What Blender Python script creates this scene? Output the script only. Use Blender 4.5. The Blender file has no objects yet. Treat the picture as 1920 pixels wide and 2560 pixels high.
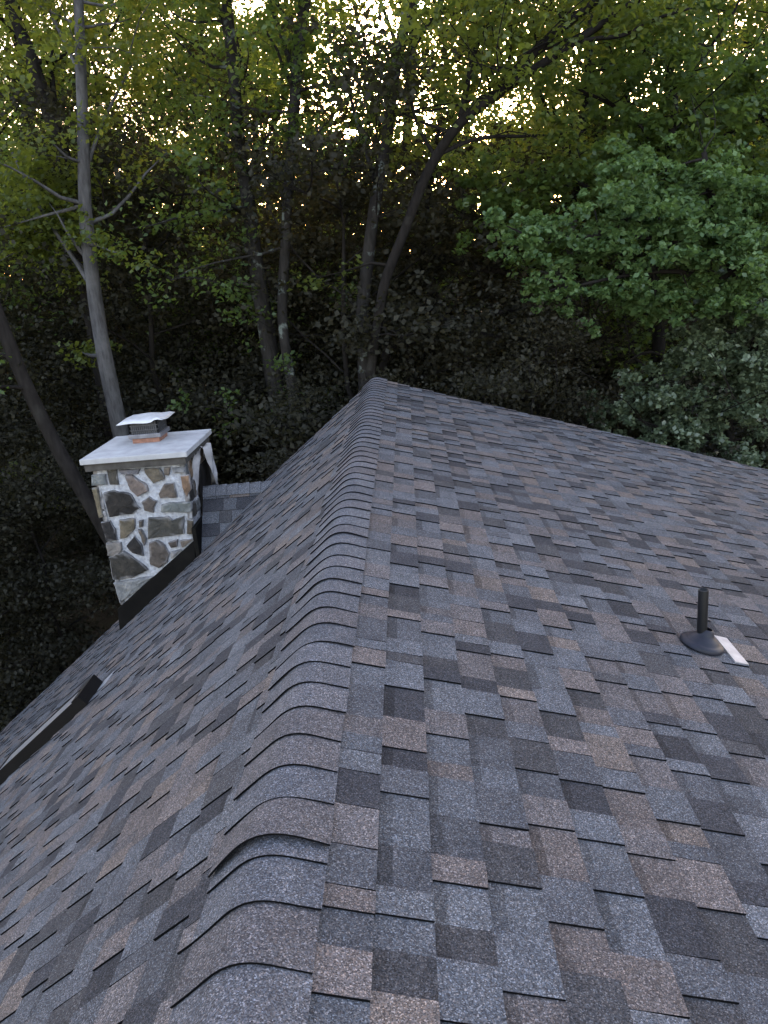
import bpy, bmesh, math, random
import numpy as np
from mathutils import Vector, Matrix
random.seed(7); RNG = np.random.default_rng(11)
sc = bpy.context.scene
COL = sc.collection
R_ = math.radians

# ------------------------------------------------------------------ camera
CZ = 9.0                                   # eye height above the yard
FPX, W0, H0 = 2005.4, 1920.0, 2560.0       # focal length in photo pixels
TH, RO, YA = R_(17.70), R_(5.17), R_(-2.90)
fw = Vector((math.sin(YA)*math.cos(TH), math.cos(YA)*math.cos(TH), -math.sin(TH)))
rt = Vector((math.cos(YA), -math.sin(YA), 0)); dn = fw.cross(rt)
IR = rt*math.cos(RO) + dn*math.sin(RO); ID = -rt*math.sin(RO) + dn*math.cos(RO)
cam = bpy.data.cameras.new('camera'); cam.sensor_fit = 'VERTICAL'; cam.sensor_height = 24.0
cam.lens = 24.0*FPX/H0; cam.clip_end = 2000; cam.clip_start = .05
camo = bpy.data.objects.new('camera', cam); COL.objects.link(camo)
camo.matrix_world = Matrix(((IR.x, -ID.x, -fw.x, 0), (IR.y, -ID.y, -fw.y, 0), (IR.z, -ID.z, -fw.z, CZ), (0, 0, 0, 1)))
sc.camera = camo

# ------------------------------------------------------------------ light
SUN_EL, SUN_AZ = R_(11.0), R_(3.0)          # low evening sun ahead, behind the woods
world = bpy.data.worlds.new('World'); sc.world = world; world.use_nodes = True
wn = world.node_tree.nodes; wl = world.node_tree.links
sky = wn.new('ShaderNodeTexSky'); sky.sky_type = 'NISHITA'; sky.sun_disc = False
sky.sun_elevation = SUN_EL; sky.sun_rotation = SUN_AZ; sky.air_density = 1.0; sky.dust_density = 2.0; sky.ozone_density = 0.6
wb = wn.new('ShaderNodeMix'); wb.data_type = 'RGBA'; wb.blend_type = 'MULTIPLY'; wb.inputs[0].default_value = 1.0; wb.inputs[7].default_value = (1.20, 1.0, .97, 1)   # even tint over the sky, acting as camera white balance
wl.new(sky.outputs[0], wb.inputs[6]); wl.new(wb.outputs[2], wn['Background'].inputs[0]); wn['Background'].inputs[1].default_value = 0.15
sl = bpy.data.lights.new('sun', 'SUN'); sl.energy = 0.6; sl.angle = R_(3.0); sl.color = (1.0, .78, .5)
so = bpy.data.objects.new('sun', sl); COL.objects.link(so)
sd = Vector((math.sin(SUN_AZ)*math.cos(SUN_EL), math.cos(SUN_AZ)*math.cos(SUN_EL), math.sin(SUN_EL)))
so.rotation_euler = sd.to_track_quat('Z', 'Y').to_euler(); so.location = sd*60
sc.view_settings.view_transform = 'Standard'; sc.view_settings.look = 'None'
sc.view_settings.gamma = 1.0; sc.view_settings.use_curve_mapping = False
sc.view_settings.exposure = 3.2
sc.render.engine = 'CYCLES'
sc.cycles.max_bounces = 6; sc.cycles.diffuse_bounces = 3; sc.cycles.transmission_bounces = 4

# ------------------------------------------------------------------ helpers
def ray(px, py):
    d = fw*FPX + IR*(px-W0/2) + ID*(py-H0/2); return d
def at(px, py, dist):
    """the place seen at a photo pixel, dist metres further along the ridge direction"""
    d = ray(px, py); d = d*(dist/d.y); return Vector((d.x, d.y, d.z+CZ))
def link(o, parent=None):
    COL.objects.link(o)
    if parent is not None: o.parent = parent
    return o
def tag(o, label=None, cat=None, group=None, kind=None):
    if label: o['label'] = label
    if cat: o['category'] = cat
    if group: o['group'] = group
    if kind: o['kind'] = kind
    return o
def empty(name, loc=(0, 0, 0), parent=None):
    o = bpy.data.objects.new(name, None); o.location = loc; o.empty_display_size = .2; return link(o, parent)
def mesh_obj(name, verts, faces, mats, parent=None, midx=None, smooth=False, loc=None):
    me = bpy.data.meshes.new(name); me.from_pydata([tuple(v) for v in verts], [], faces)
    for m in (mats if isinstance(mats, (list, tuple)) else [mats]): me.materials.append(m)
    if midx is not None: me.polygons.foreach_set('material_index', midx)
    if smooth: me.polygons.foreach_set('use_smooth', [True]*len(faces))
    me.update()
    o = bpy.data.objects.new(name, me)
    if loc is not None: o.location = loc
    return link(o, parent)
def bm_obj(name, bm, mats, parent=None, smooth=False):
    me = bpy.data.meshes.new(name); bm.normal_update(); bm.to_mesh(me); bm.free()
    for m in (mats if isinstance(mats, (list, tuple)) else [mats]): me.materials.append(m)
    if smooth:
        for p in me.polygons: p.use_smooth = True
    return link(bpy.data.objects.new(name, me), parent)
def bm_box(bm, x0, x1, y0, y1, z0, z1, bevel=0):
    vs = [bm.verts.new((x, y, z)) for z in (z0, z1) for x, y in ((x0, y0), (x1, y0), (x1, y1), (x0, y1))]
    fs = [bm.faces.new([vs[i] for i in f]) for f in ((3, 2, 1, 0), (4, 5, 6, 7), (0, 1, 5, 4), (1, 2, 6, 5), (2, 3, 7, 6), (3, 0, 4, 7))]
    if bevel:
        es = {e for f in fs for e in f.edges}
        bmesh.ops.bevel(bm, geom=list(es), offset=bevel, segments=2, affect='EDGES', profile=.6)
def bm_lathe(bm, prof, seg, M=Matrix.Identity(4), cap=True):
    rings = []
    for r, z in prof:
        rings.append([bm.verts.new(M @ Vector((r*math.cos(2*math.pi*k/seg), r*math.sin(2*math.pi*k/seg), z))) for k in range(seg)])
    for a, b in zip(rings, rings[1:]):
        for k in range(seg): bm.faces.new((a[k], a[(k+1) % seg], b[(k+1) % seg], b[k]))

# ------------------------------------------------------------------ materials
def new_mat(name):
    m = bpy.data.materials.new(name); m.use_nodes = True
    nt = m.node_tree; b = nt.nodes['Principled BSDF']; b.inputs['Specular IOR Level'].default_value = .08; return m, nt, b
def ramp(nt, pts):
    r = nt.nodes.new('ShaderNodeValToRGB'); e = r.color_ramp.elements
    while len(e) < len(pts): e.new(.5)
    for el, (p, c) in zip(e, pts): el.position = p; el.color = (*c, 1) if len(c) == 3 else c
    return r
def noise(nt, scale, detail=3, rough=.55, coord='Object', vec=None):
    n = nt.nodes.new('ShaderNodeTexNoise'); n.inputs['Scale'].default_value = scale
    n.inputs['Detail'].default_value = detail; n.inputs['Roughness'].default_value = rough
    if vec is None:
        t = nt.nodes.new('ShaderNodeTexCoord'); vec = t.outputs[coord]
    nt.links.new(vec, n.inputs['Vector']); return n
def mixc(nt, a, b, fac, mode='MIX'):
    m = nt.nodes.new('ShaderNodeMix'); m.data_type = 'RGBA'; m.blend_type = mode
    for sock, v in ((m.inputs[0], fac), (m.inputs[6], a), (m.inputs[7], b)):
        if hasattr(v, 'is_linked') or hasattr(v, 'links'): nt.links.new(v, sock)
        elif isinstance(v, (tuple, list)): sock.default_value = (*v, 1) if len(v) == 3 else v
        else: sock.default_value = v
    return m.outputs[2]
def bump(nt, b, h, strength, dist):
    n = nt.nodes.new('ShaderNodeBump'); n.inputs['Strength'].default_value = strength; n.inputs['Distance'].default_value = dist
    nt.links.new(h, n.inputs['Height']); nt.links.new(n.outputs[0], b.inputs['Normal'])
def simple(name, col, rough=.8, metal=0, nscale=None, namp=.25, bstr=0, bdist=.003, spec=.3):
    m, nt, b = new_mat(name)
    b.inputs['Roughness'].default_value = rough; b.inputs['Metallic'].default_value = metal
    b.inputs['Specular IOR Level'].default_value = spec
    b.inputs['Base Color'].default_value = (*col, 1)
    if nscale:
        n = noise(nt, nscale, 5, .6)
        r = ramp(nt, [(.3, tuple(c*(1-namp) for c in col)), (.7, tuple(min(1, c*(1+namp)) for c in col))])
        nt.links.new(n.outputs[0], r.inputs[0]); nt.links.new(r.outputs[0], b.inputs['Base Color'])
        if bstr: bump(nt, b, n.outputs[0], bstr, bdist)
    return m
def granule_mat(name):
    """mineral granules: the piece's own blend colour (attribute 'blend') broken up grain by grain"""
    m, nt, b = new_mat(name); L = nt.links
    b.inputs['Roughness'].default_value = .88; b.inputs['Specular IOR Level'].default_value = .16
    at_ = nt.nodes.new('ShaderNodeAttribute'); at_.attribute_name = 'blend'
    tc = nt.nodes.new('ShaderNodeTexCoord')
    v = nt.nodes.new('ShaderNodeTexVoronoi'); v.inputs['Scale'].default_value = 330; L.new(tc.outputs['Object'], v.inputs['Vector'])
    sep = nt.nodes.new('ShaderNodeSeparateColor'); L.new(v.outputs['Color'], sep.inputs[0])
    r = ramp(nt, [(0, (.30, .30, .31)), (.45, (.78, .78, .79)), (.86, (1.30, 1.29, 1.28)), (1, (2.7, 2.65, 2.6))])
    L.new(sep.outputs[0], r.inputs[0])
    tint = ramp(nt, [(0, (.88, .97, 1.08)), (.5, (1, 1, 1)), (1, (1.18, 1.0, .86))]); L.new(sep.outputs[1], tint.inputs[0])
    c = mixc(nt, at_.outputs['Color'], r.outputs[0], 1.0, 'MULTIPLY'); c = mixc(nt, c, tint.outputs[0], .8, 'MULTIPLY')
    n2 = noise(nt, 9, 4, .6, vec=tc.outputs['Object']); r2 = ramp(nt, [(.3, (.84, .84, .85)), (.72, (1.14, 1.13, 1.12))]); L.new(n2.outputs[0], r2.inputs[0])
    c = mixc(nt, c, r2.outputs[0], 1.0, 'MULTIPLY'); L.new(c, b.inputs['Base Color'])
    bump(nt, b, sep.outputs[0], .55, .0025)
    return m
M_GRAN = granule_mat('mineral_granules')
M_EDGE = simple('asphalt_cut_edge', (.005, .005, .0055), .95, spec=.03)
M_DECK = simple('roof_underlay', (.03, .03, .033), .9, nscale=20)
M_MORTAR = simple('lime_mortar', (.33, .335, .36), .95, nscale=26, namp=.35, bstr=.9, bdist=.02)
M_CONC = simple('cast_concrete', (.32, .315, .32), .85, nscale=5, namp=.22, bstr=.25, bdist=.006)
M_BLACK = simple('black_coated_metal', (.005, .0045, .004), .8, spec=.1, nscale=6, namp=.5)
M_MEMB = simple('black_membrane', (.016, .014, .013), .85, spec=.1, nscale=7, namp=.5, bstr=.6, bdist=.02)
M_LID = simple('galvanised_sheet', (.50, .50, .52), .42, .35, nscale=9, namp=.15, bstr=.3, bdist=.01)
M_CAGE = simple('dark_steel', (.07, .072, .08), .55, .6, nscale=15)
M_CLAY = simple('clay_flue_tile', (.21, .105, .075), .8, nscale=18, namp=.35)
M_ALU = simple('bare_aluminium', (.34, .32, .32), .5, .25, nscale=16, namp=.2)
M_PIPE = simple('black_plastic_pipe', (.006, .006, .007), .45)
M_BOOT = simple('dark_rubber_boot', (.010, .011, .019), .55, nscale=12)
M_FRAME = simple('bronze_frame', (.006, .005, .0045), .7, spec=.15, nscale=8)
M_WRAP = simple('torn_backing_paper', (.36, .34, .335), .9, nscale=10, namp=.25)
M_TRIM = simple('painted_trim', (.5, .5, .48), .6, nscale=4, namp=.1)
M_SIDING = simple('grey_siding', (.30, .30, .29), .7, nscale=3, namp=.12)
def stone_mat():
    m, nt, b = new_mat('fieldstone'); L = nt.links
    b.inputs['Roughness'].default_value = .85
    a = nt.nodes.new('ShaderNodeAttribute'); a.attribute_name = 'blend'
    n = noise(nt, 11, 6, .65); r = ramp(nt, [(.28, (.5, .5, .5)), (.5, (.85, .84, .82)), (.75, (1.4, 1.3, 1.2))]); L.new(n.outputs[0], r.inputs[0])
    c = mixc(nt, a.outputs['Color'], r.outputs[0], 1, 'MULTIPLY'); L.new(c, b.inputs['Base Color'])
    bump(nt, b, n.outputs[0], .9, .03); return m
M_STONE = stone_mat()
def glass_mat():
    m, nt, b = new_mat('skylight_glass'); b.inputs['Base Color'].default_value = (.13, .135, .15, 1)
    b.inputs['Roughness'].default_value = .4; b.inputs['Specular IOR Level'].default_value = .6; return m
M_GLASS = glass_mat()
def bark_mat(name, base, pale, lo, hi, scale):
    m, nt, b = new_mat(name); L = nt.links; b.inputs['Roughness'].default_value = .9
    tc = nt.nodes.new('ShaderNodeTexCoord'); mp = nt.nodes.new('ShaderNodeMapping'); mp.inputs['Scale'].default_value = (1, 1, .22)
    L.new(tc.outputs['Object'], mp.inputs[0])
    n = noise(nt, 16, 5, .65, vec=mp.outputs[0]); r = ramp(nt, [(.3, tuple(c*.55 for c in base)), (.7, tuple(c*1.35 for c in base))]); L.new(n.outputs[0], r.inputs[0])
    n2 = noise(nt, scale, 4, .6, vec=tc.outputs['Object']); r2 = ramp(nt, [(lo, (0, 0, 0)), (hi, (1, 1, 1))]); L.new(n2.outputs[0], r2.inputs[0])
    c = mixc(nt, r.outputs[0], pale, r2.outputs[0]); L.new(c, b.inputs['Base Color'])
    bump(nt, b, n.outputs[0], .6, .03); return m
B_DARK = bark_mat('dark_bark', (.015, .013, .012), (.03, .028, .025), .55, .8, 3)  # bark colours, here and below, darkened to paint in canopy shade and backlight
B_PALE = bark_mat('smooth_grey_bark', (.066, .064, .066), (.105, .103, .105), .5, .75, 2)
B_LICH = bark_mat('lichened_bark', (.024, .022, .021), (.13, .15, .14), .58, .67, 3.4)
def leaf_mat(name, c0, c1, tr, tfac, gloss=.02):
    m = bpy.data.materials.new(name); m.use_nodes = True; nt = m.node_tree; L = nt.links; nt.nodes.clear()
    out = nt.nodes.new('ShaderNodeOutputMaterial')
    g = nt.nodes.new('ShaderNodeNewGeometry'); r = ramp(nt, [(0, c0), (1, c1)]); L.new(g.outputs['Random Per Island'], r.inputs[0])
    d = nt.nodes.new('ShaderNodeBsdfDiffuse'); L.new(r.outputs[0], d.inputs[0])
    t = nt.nodes.new('ShaderNodeBsdfTranslucent'); t2 = mixc(nt, r.outputs[0], tr, .7); L.new(t2, t.inputs[0])
    mx = nt.nodes.new('ShaderNodeMixShader'); mx.inputs[0].default_value = tfac
    L.new(d.outputs[0], mx.inputs[1]); L.new(t.outputs[0], mx.inputs[2])
    gl = nt.nodes.new('ShaderNodeBsdfGlossy'); gl.inputs['Roughness'].default_value = .45; gl.inputs[0].default_value = (1, 1, 1, 1)
    m2 = nt.nodes.new('ShaderNodeMixShader'); m2.inputs[0].default_value = gloss
    L.new(mx.outputs[0], m2.inputs[1]); L.new(gl.outputs[0], m2.inputs[2]); L.new(m2.outputs[0], out.inputs[0]); return m
LF_GREEN = leaf_mat('leaf_green', (.030, .054, .017), (.070, .108, .030), (.19, .26, .03), .48)
LF_YELL = leaf_mat('leaf_yellow_green', (.042, .062, .016), (.088, .115, .026), (.28, .31, .03), .50)
LF_DARK = leaf_mat('leaf_dark', (.020, .0195, .0150), (.040, .038, .027), (.07, .07, .02), .3, .006)  # understorey leaves, colour darkened in place of canopy shade
LF_NEAR = leaf_mat('leaf_fresh_green', (.036, .072, .026), (.115, .180, .066), (.17, .27, .05), .42, .02)
LF_SHRUB = leaf_mat('leaf_grey_green', (.040, .060, .032), (.135, .175, .098), (.12, .16, .07), .35, .04)

# ------------------------------------------------------------------ ground
def ground_z(x, y):
    d = math.hypot(x, y-4)
    rise = max(0, min(1, (d-45)/80))
    return 7.0*rise*rise*(3-2*rise)*(1.0 if y > -20 else .4) + .35*math.sin(x*.21+1)*math.cos(y*.17)*min(1, max(0, (d-14)/10))
def build_ground():
    # rings that widen outwards
    rs = [0, 4, 8, 12, 16, 20, 25, 30, 36, 43, 51, 60, 72, 86, 104, 130, 170, 230, 320, 450]
    seg = 72; vs = [(0, 4, ground_z(0, 4))]; fs = []
    for i, r in enumerate(rs[1:]):
        for k in range(seg):
            a = 2*math.pi*k/seg; x, y = r*math.cos(a), 4+r*math.sin(a); vs.append((x, y, ground_z(x, y)))
    for k in range(seg): fs.append((0, 1+k, 1+(k+1) % seg))
    for i in range(len(rs)-2):
        a, b = 1+i*seg, 1+(i+1)*seg
        for k in range(seg): fs.append((a+k, b+k, b+(k+1) % seg, a+(k+1) % seg))
    m, nt, b = new_mat('leaf_litter'); L = nt.links; b.inputs['Roughness'].default_value = 1
    n = noise(nt, 1.7, 8, .7); r = ramp(nt, [(.3, (.018, .014, .010)), (.55, (.045, .034, .022)), (.75, (.04, .05, .02))]); L.new(n.outputs[0], r.inputs[0])
    L.new(r.outputs[0], b.inputs['Base Color']); n2 = noise(nt, 14, 5, .7); bump(nt, b, n2.outputs[0], 1, .08)
    o = mesh_obj('ground', vs, fs, m, smooth=True); tag(o, 'dark leaf-littered ground under the woods and around the house', kind='structure')
build_ground()

# ------------------------------------------------------------------ house roof
PR, PL = R_(17.84), R_(38.41)
XA, ZA = -0.446, CZ-1.365                   # ridge apex line (parallel to Y)
Y0, Y1 = -2.6, 9.42                          # near and far rake
class Slope:
    def __init__(s, p, sg):
        s.s = Vector((sg*math.cos(p), 0, -math.sin(p))); s.n = Vector((sg*math.sin(p), 0, math.cos(p))); s.o = Vector((XA, 0, ZA))
    def P(s, d, y, h=0): v = s.o + s.s*d + s.n*h; return Vector((v.x, y, v.z))
SR, SL = Slope(PR, 1), Slope(PL, -1)
LEN_R, LEN_L = 6.3, 7.9
house = empty('house', (0, 0, 0)); tag(house, 'house with grey and brown shingled gable roof running to a far peak', 'house')
def slab(S, d0, d1, y0, y1, h0, h1):
    c = [S.P(d, y, h) for h in (h0, h1) for d, y in ((d0, y0), (d1, y0), (d1, y1), (d0, y1))]
    return c, [(3, 2, 1, 0), (4, 5, 6, 7), (0, 1, 5, 4), (1, 2, 6, 5), (2, 3, 7, 6), (3, 0, 4, 7)]
def join_parts(parts):
    V, F = [], []
    for v, f in parts:
        k = len(V); V += v; F += [tuple(i+k for i in q) for q in f]
    return V, F
V, F = join_parts([slab(SR, .06, LEN_R, Y0, Y1, -.03, -.004), slab(SL, .06, LEN_L, Y0, Y1, -.03, -.004)])
deck = mesh_obj('roof_deck', V, F, M_DECK, house)

BLENDS = [((.080, .085, .096), 28), ((.067, .070, .079), 20), ((.094, .099, .110), 9), ((.093, .086, .088), 19), ((.100, .088, .086), 13), ((.116, .099, .091), 6), ((.036, .037, .043), 14), ((.048, .048, .052), 9)]
bl_c = [b[0] for b in BLENDS]; bl_w = [b[1] for b in BLENDS]
LAST = [None]
def pick_blend(rs, low):
    c = rs.choices(bl_c, bl_w)[0]
    while c is LAST[0]: c = rs.choices(bl_c, bl_w)[0]
    LAST[0] = c; k = rs.uniform(.9, 1.1)*(.90 if low else 1.0); return tuple(x*k for x in c)
def shingle_geo(S, d0, d1, y0, y1, t, tp, rs):
    """one tab: tucked upper edge, tapered sides, butt standing t proud; (verts, faces, material index)"""
    up = d0-.035; hu = .0052 if t > .01 else -.0005
    j = lambda a: rs.uniform(-a, a)
    b0, b1 = y0+tp, y1-tp
    dj = j(.0010)
    tw = (d1-d0)/(d1-up)
    v = [S.P(up, y0, -.0035), S.P(up, y1, -.0035), S.P(d1+dj, b1, -.0035), S.P(d1+dj, b0, -.0035),
         S.P(up, y0, hu), S.P(up, y1, hu), S.P(d1+dj, b1, t+j(.0008)), S.P(d1+dj, b0, t+j(.0008))]
    band = rs.uniform(.028, .045)/(d1-up) + .035/(d1-up)
    for k in (0, 1): v += [v[4].lerp(v[7], band), v[5].lerp(v[6], band)]
    f = [(8, 7, 6, 9), (4, 10, 11, 5), (0, 3, 7, 4), (1, 5, 6, 2), (3, 2, 6, 7)]
    if S is SL: f = [tuple(reversed(q)) for q in f]
    return v, f, [0, 0, 1, 1, 1]
def piece_cols(col, low, rs):
    """the lower layer carries a printed band of darker granules along its top"""
    k = (rs.uniform(.58, .80) if rs.random() < .7 else rs.uniform(.85, .97)) if low else rs.uniform(.93, 1.0)
    d = tuple(c*k for c in col); j = rs.uniform(.93, 1.07)
    c = [(*col, 1)]*12; c[4] = c[5] = c[10] = c[11] = (*d, 1)
    c[6] = c[7] = tuple(x*j for x in col)+(1,); return c
def set_blend(me, cols):
    a = me.color_attributes.new('blend', 'FLOAT_COLOR', 'POINT')
    a.data.foreach_set('color', np.array(cols, dtype=np.float32).ravel())
def all_shingles():
    rs = random.Random(5); out = []
    for S, first, expo, length in ((SR, .276, .1435, LEN_R), (SL, .25, .1435, LEN_L)):
        d0 = .075; d1 = first; k = 0
        while d0 < length:
            y = Y0 - rs.uniform(0, .2); tab = rs.random() < .5
            while y < Y1:
                w = rs.choice((.075, .095, .11, .125, .14, .155, .17, .2))*rs.uniform(.94, 1.06)
                if tab: w *= .95
                ye = min(y+w, Y1+rs.uniform(-.003, .004))
                if ye-y > .012:
                    low = not tab
                    out.append((S, d0, d1, y, ye, .0145 if tab else .0085, (.0025 if tab else -.002), pick_blend(rs, low)))
                y += w
                tab = (rs.random() < .38) if tab else (rs.random() < .72)
            d0 = d1; d1 += expo; k += 1
    return out
pieces = all_shingles()
def keep(p):
    S, d0, d1, y0, y1 = p[:5]
    if S is SL:      # under the chimney and the skylight there are none
        ym = (y0+y1)/2; x = S.P((d0+d1)/2, 0).x
        if -3.5 < x < -2.55 and 8.36 < ym: return False
        if -3.62 < x < -2.88 and 5.66 < ym < 5.86: return False
    return True
pieces = [p for p in pieces if keep(p)]
def screen_size(p):
    S, d0, d1, y0, y1 = p[:5]; c = S.P((d0+d1)/2, (y0+y1)/2) - Vector((0, 0, CZ)); z = c.dot(fw)
    if z < .4: return 0
    px, py = W0/2+FPX*c.dot(IR)/z, H0/2+FPX*c.dot(ID)/z
    if not (-40 < px < W0+40 and -40 < py < H0+60): return 0
    a = abs((y1-y0)*(d1-d0)*(S.n.dot(c.normalized()))); return a*FPX*FPX/z/z
pieces.sort(key=lambda p: -screen_size(p))
rs = random.Random(9)
for p in pieces[:300]:
    S, d0, d1, y0, y1, t, tp, col = p
    v, f, mi = shingle_geo(S, d0, d1, y0, y1, t, tp, rs)
    o = mesh_obj('shingle', v, f, [M_GRAN, M_EDGE], deck, mi); set_blend(o.data, piece_cols(col, t < .01, rs))
V, F, MI, CC = [], [], [], []
for p in pieces[300:]:
    S, d0, d1, y0, y1, t, tp, col = p
    v, f, mi = shingle_geo(S, d0, d1, y0, y1, t, tp, rs); k = len(V)
    V += v; F += [tuple(i+k for i in q) for q in f]; MI += mi; CC += piece_cols(col, t < .01, rs)
o = mesh_obj('shingle_field', V, F, [M_GRAN, M_EDGE], deck, MI); set_blend(o.data, CC)
tag(o, 'far courses of small grey and brown roof shingles', kind='stuff')

# ridge caps, each lapping over the nearer one
NW = 18; WL, WR = -.175, .150
ws = np.linspace(WL, WR, NW+1)
ang = []
for w in ws:
    t = min(1, max(0, (w+.075)/.14)); t = t*t*(3-2*t); ang.append(PL*(1-t) - PR*t)
pxz = [(0.0, 0.0)]
for i in range(NW):
    a = (ang[i]+ang[i+1])/2; dw = ws[i+1]-ws[i]; pxz.append((pxz[-1][0]+dw*math.cos(a), pxz[-1][1]+dw*math.sin(a)))
# lay the right flank on the right slope
er = SR.P(WR, 0); dx, dz = er.x-pxz[-1][0], er.z-pxz[-1][1]; pxz = [(x+dx, z+dz) for x, z in pxz]
# and drop the left end onto the left slope
gapL = (ZA - math.tan(PL)*(XA-pxz[0][0])) - pxz[0][1]
pxz = [(x, z+gapL*max(0, 1-i/(NW*.75))) for i, (x, z) in enumerate(pxz)]
nrm = [Vector((-math.sin(a), 0, math.cos(a))) for a in ang]
ridge = empty('ridge_cap_row', (XA, 0, ZA), house)
def make_cap(yb, lift, rs):
    L = .235; v = []; th = .0056
    ex = rs.uniform(-.003, .003); ey = rs.uniform(-.007, .007); tw = rs.uniform(-.006, .006)
    rows = [(0, 1.0), (.05, .8), (.15, .42), (L, .05)]
    for dy, k in rows:
        for i, (x, z) in enumerate(pxz):
            c = i/NW
            wob = .0012*math.sin(c*9+yb*7)*k
            h = .0125+.0118*k + lift*k**1.5*(.35+.65*math.sin(math.pi*min(1, .1+c*.85))) + wob
            q = nrm[i]*h
            v.append(Vector((x+q.x+ex, yb+dy+ey+tw*(c-.5)*2*k, z+q.z)) - Vector((XA, 0, ZA)))
    n1 = len(v)
    v += [a - nrm[i % (NW+1)]*th for i, a in enumerate(v)]
    f, mi = [], []; N = NW+1
    for r in range(len(rows)-1):
        for i in range(NW):
            a = r*N+i; f.append((a, a+1, a+1+N, a+N)); mi.append(0)
            f.append((n1+a, n1+a+N, n1+a+1+N, n1+a+1)); mi.append(1)
        for i, rev in ((0, 0), (NW, 1)):
            a = r*N+i; q = (a, a+N, n1+a+N, n1+a); f.append(tuple(reversed(q)) if rev else q); mi.append(1)
    for i in range(NW): f.append((i, n1+i, n1+i+1, i+1)); mi.append(1)
    o = mesh_obj('cap_shingle', v, f, [M_GRAN, M_EDGE], ridge, mi, smooth=False)
    base = rs.choice([(.086, .090, .101), (.080, .084, .096), (.091, .091, .100), (.085, .087, .097), (.088, .084, .089)])
    k = rs.uniform(.9, 1.1); set_blend(o.data, [(base[0]*k, base[1]*k, base[2]*k, 1)]*len(v)); return o
caps_y = [1.277-.158*k for k in range(24) if 1.277-.158*k > Y0+.05] + [1.435, 1.592]
y = 1.798
while y < Y1-.12: caps_y.append(y); y += .1525
rsc = random.Random(3)
for yb in caps_y: make_cap(yb, .004 if rsc.random() < .08 else 0, rsc)
lifted = make_cap(1.640, .021, rsc); tag(lifted, 'lifted ridge cap shingle with a dark gap under its edge')
bm = bmesh.new(); bm_lathe(bm, [(0, .0012), (.004, .001), (.0045, 0), (.0045, -.002)], 10)
nail = bm_obj('nail', bm, M_ALU, ridge); nail.matrix_local = Matrix.Translation(SR.P(.115, 1.652, .0300)-Vector((XA, 0, ZA))) @ Vector((0, -.5, 1)).to_track_quat('Z', 'Y').to_matrix().to_4x4()

# walls, rake boards, gutters edge (seen only from beside)
def tri_prism_wall():
    zr = ZA - .03
    xl, xr = SL.P(LEN_L-.35, 0).x, SR.P(LEN_R-.35, 0).x
    zl, zrr = SL.P(LEN_L-.35, 0, -.05).z, SR.P(LEN_R-.35, 0, -.05).z
    V, F = [], []
    for y in (Y0+.25, Y1-.12):
        V += [(xl, y, -.2), (xr, y, -.2), (xr, y, zrr), (XA, y, ZA-.06), (xl, y, zl)]
    F = [(0, 1, 2, 3, 4), (9, 8, 7, 6, 5), (0, 5, 6, 1), (1, 6, 7, 2), (4, 9, 5, 0)]
    mesh_obj('wall', V, F, M_SIDING, house)
tri_prism_wall()
for S, ln in ((SR, LEN_R), (SL, LEN_L)):
    for ya, yb in ((Y1-.035, Y1-.012), (Y0+.012, Y0+.035)):
        v, f = slab(S, 0.03, ln, ya, yb, -.20, -.034); mesh_obj('rake_board', v, f, M_TRIM, house)
    v, f = slab(S, ln-.012, ln+.012, Y0, Y1, -.17, -.034); mesh_obj('fascia', v, f, M_TRIM, house)

# ------------------------------------------------------------------ chimney
CX0, CX1, CY0, CY1 = -3.53, -2.52, 8.30, 9.28
ZT = CZ-1.79                                # top of the crown slab
chim = empty('chimney', (CX0, CY0, SL.P(4, 0).z), house); tag(chim, 'square fieldstone chimney with white mortar and a pale concrete top')
def chim_part(name, bm, mat, smooth=False):
    o = bm_obj(name, bm, mat, None, smooth); o.parent = chim; o.matrix_parent_inverse = chim.matrix_basis.inverted(); return o
bm = bmesh.new(); bm_box(bm, CX0+.03, CX1-.03, CY0+.03, CY1-.03, 3.0, ZT-.10, 0)
bmesh.ops.subdivide_edges(bm, edges=bm.edges[:], cuts=14, use_grid_fill=True)
for v in bm.verts:
    n = Vector((v.co.x-(CX0+CX1)/2, v.co.y-(CY0+CY1)/2, 0))
    if abs(n.x) > .47 or abs(n.y) > .45:
        k = .012*(math.sin(v.co.x*31+v.co.z*17)+math.sin(v.co.y*27-v.co.z*23)); v.co += n.normalized()*k
chim_part('mortar_core', bm, M_MORTAR, True)
zm = lambda x, y: at(150+x/3.567, 980+y/3.567, CY0)
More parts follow.
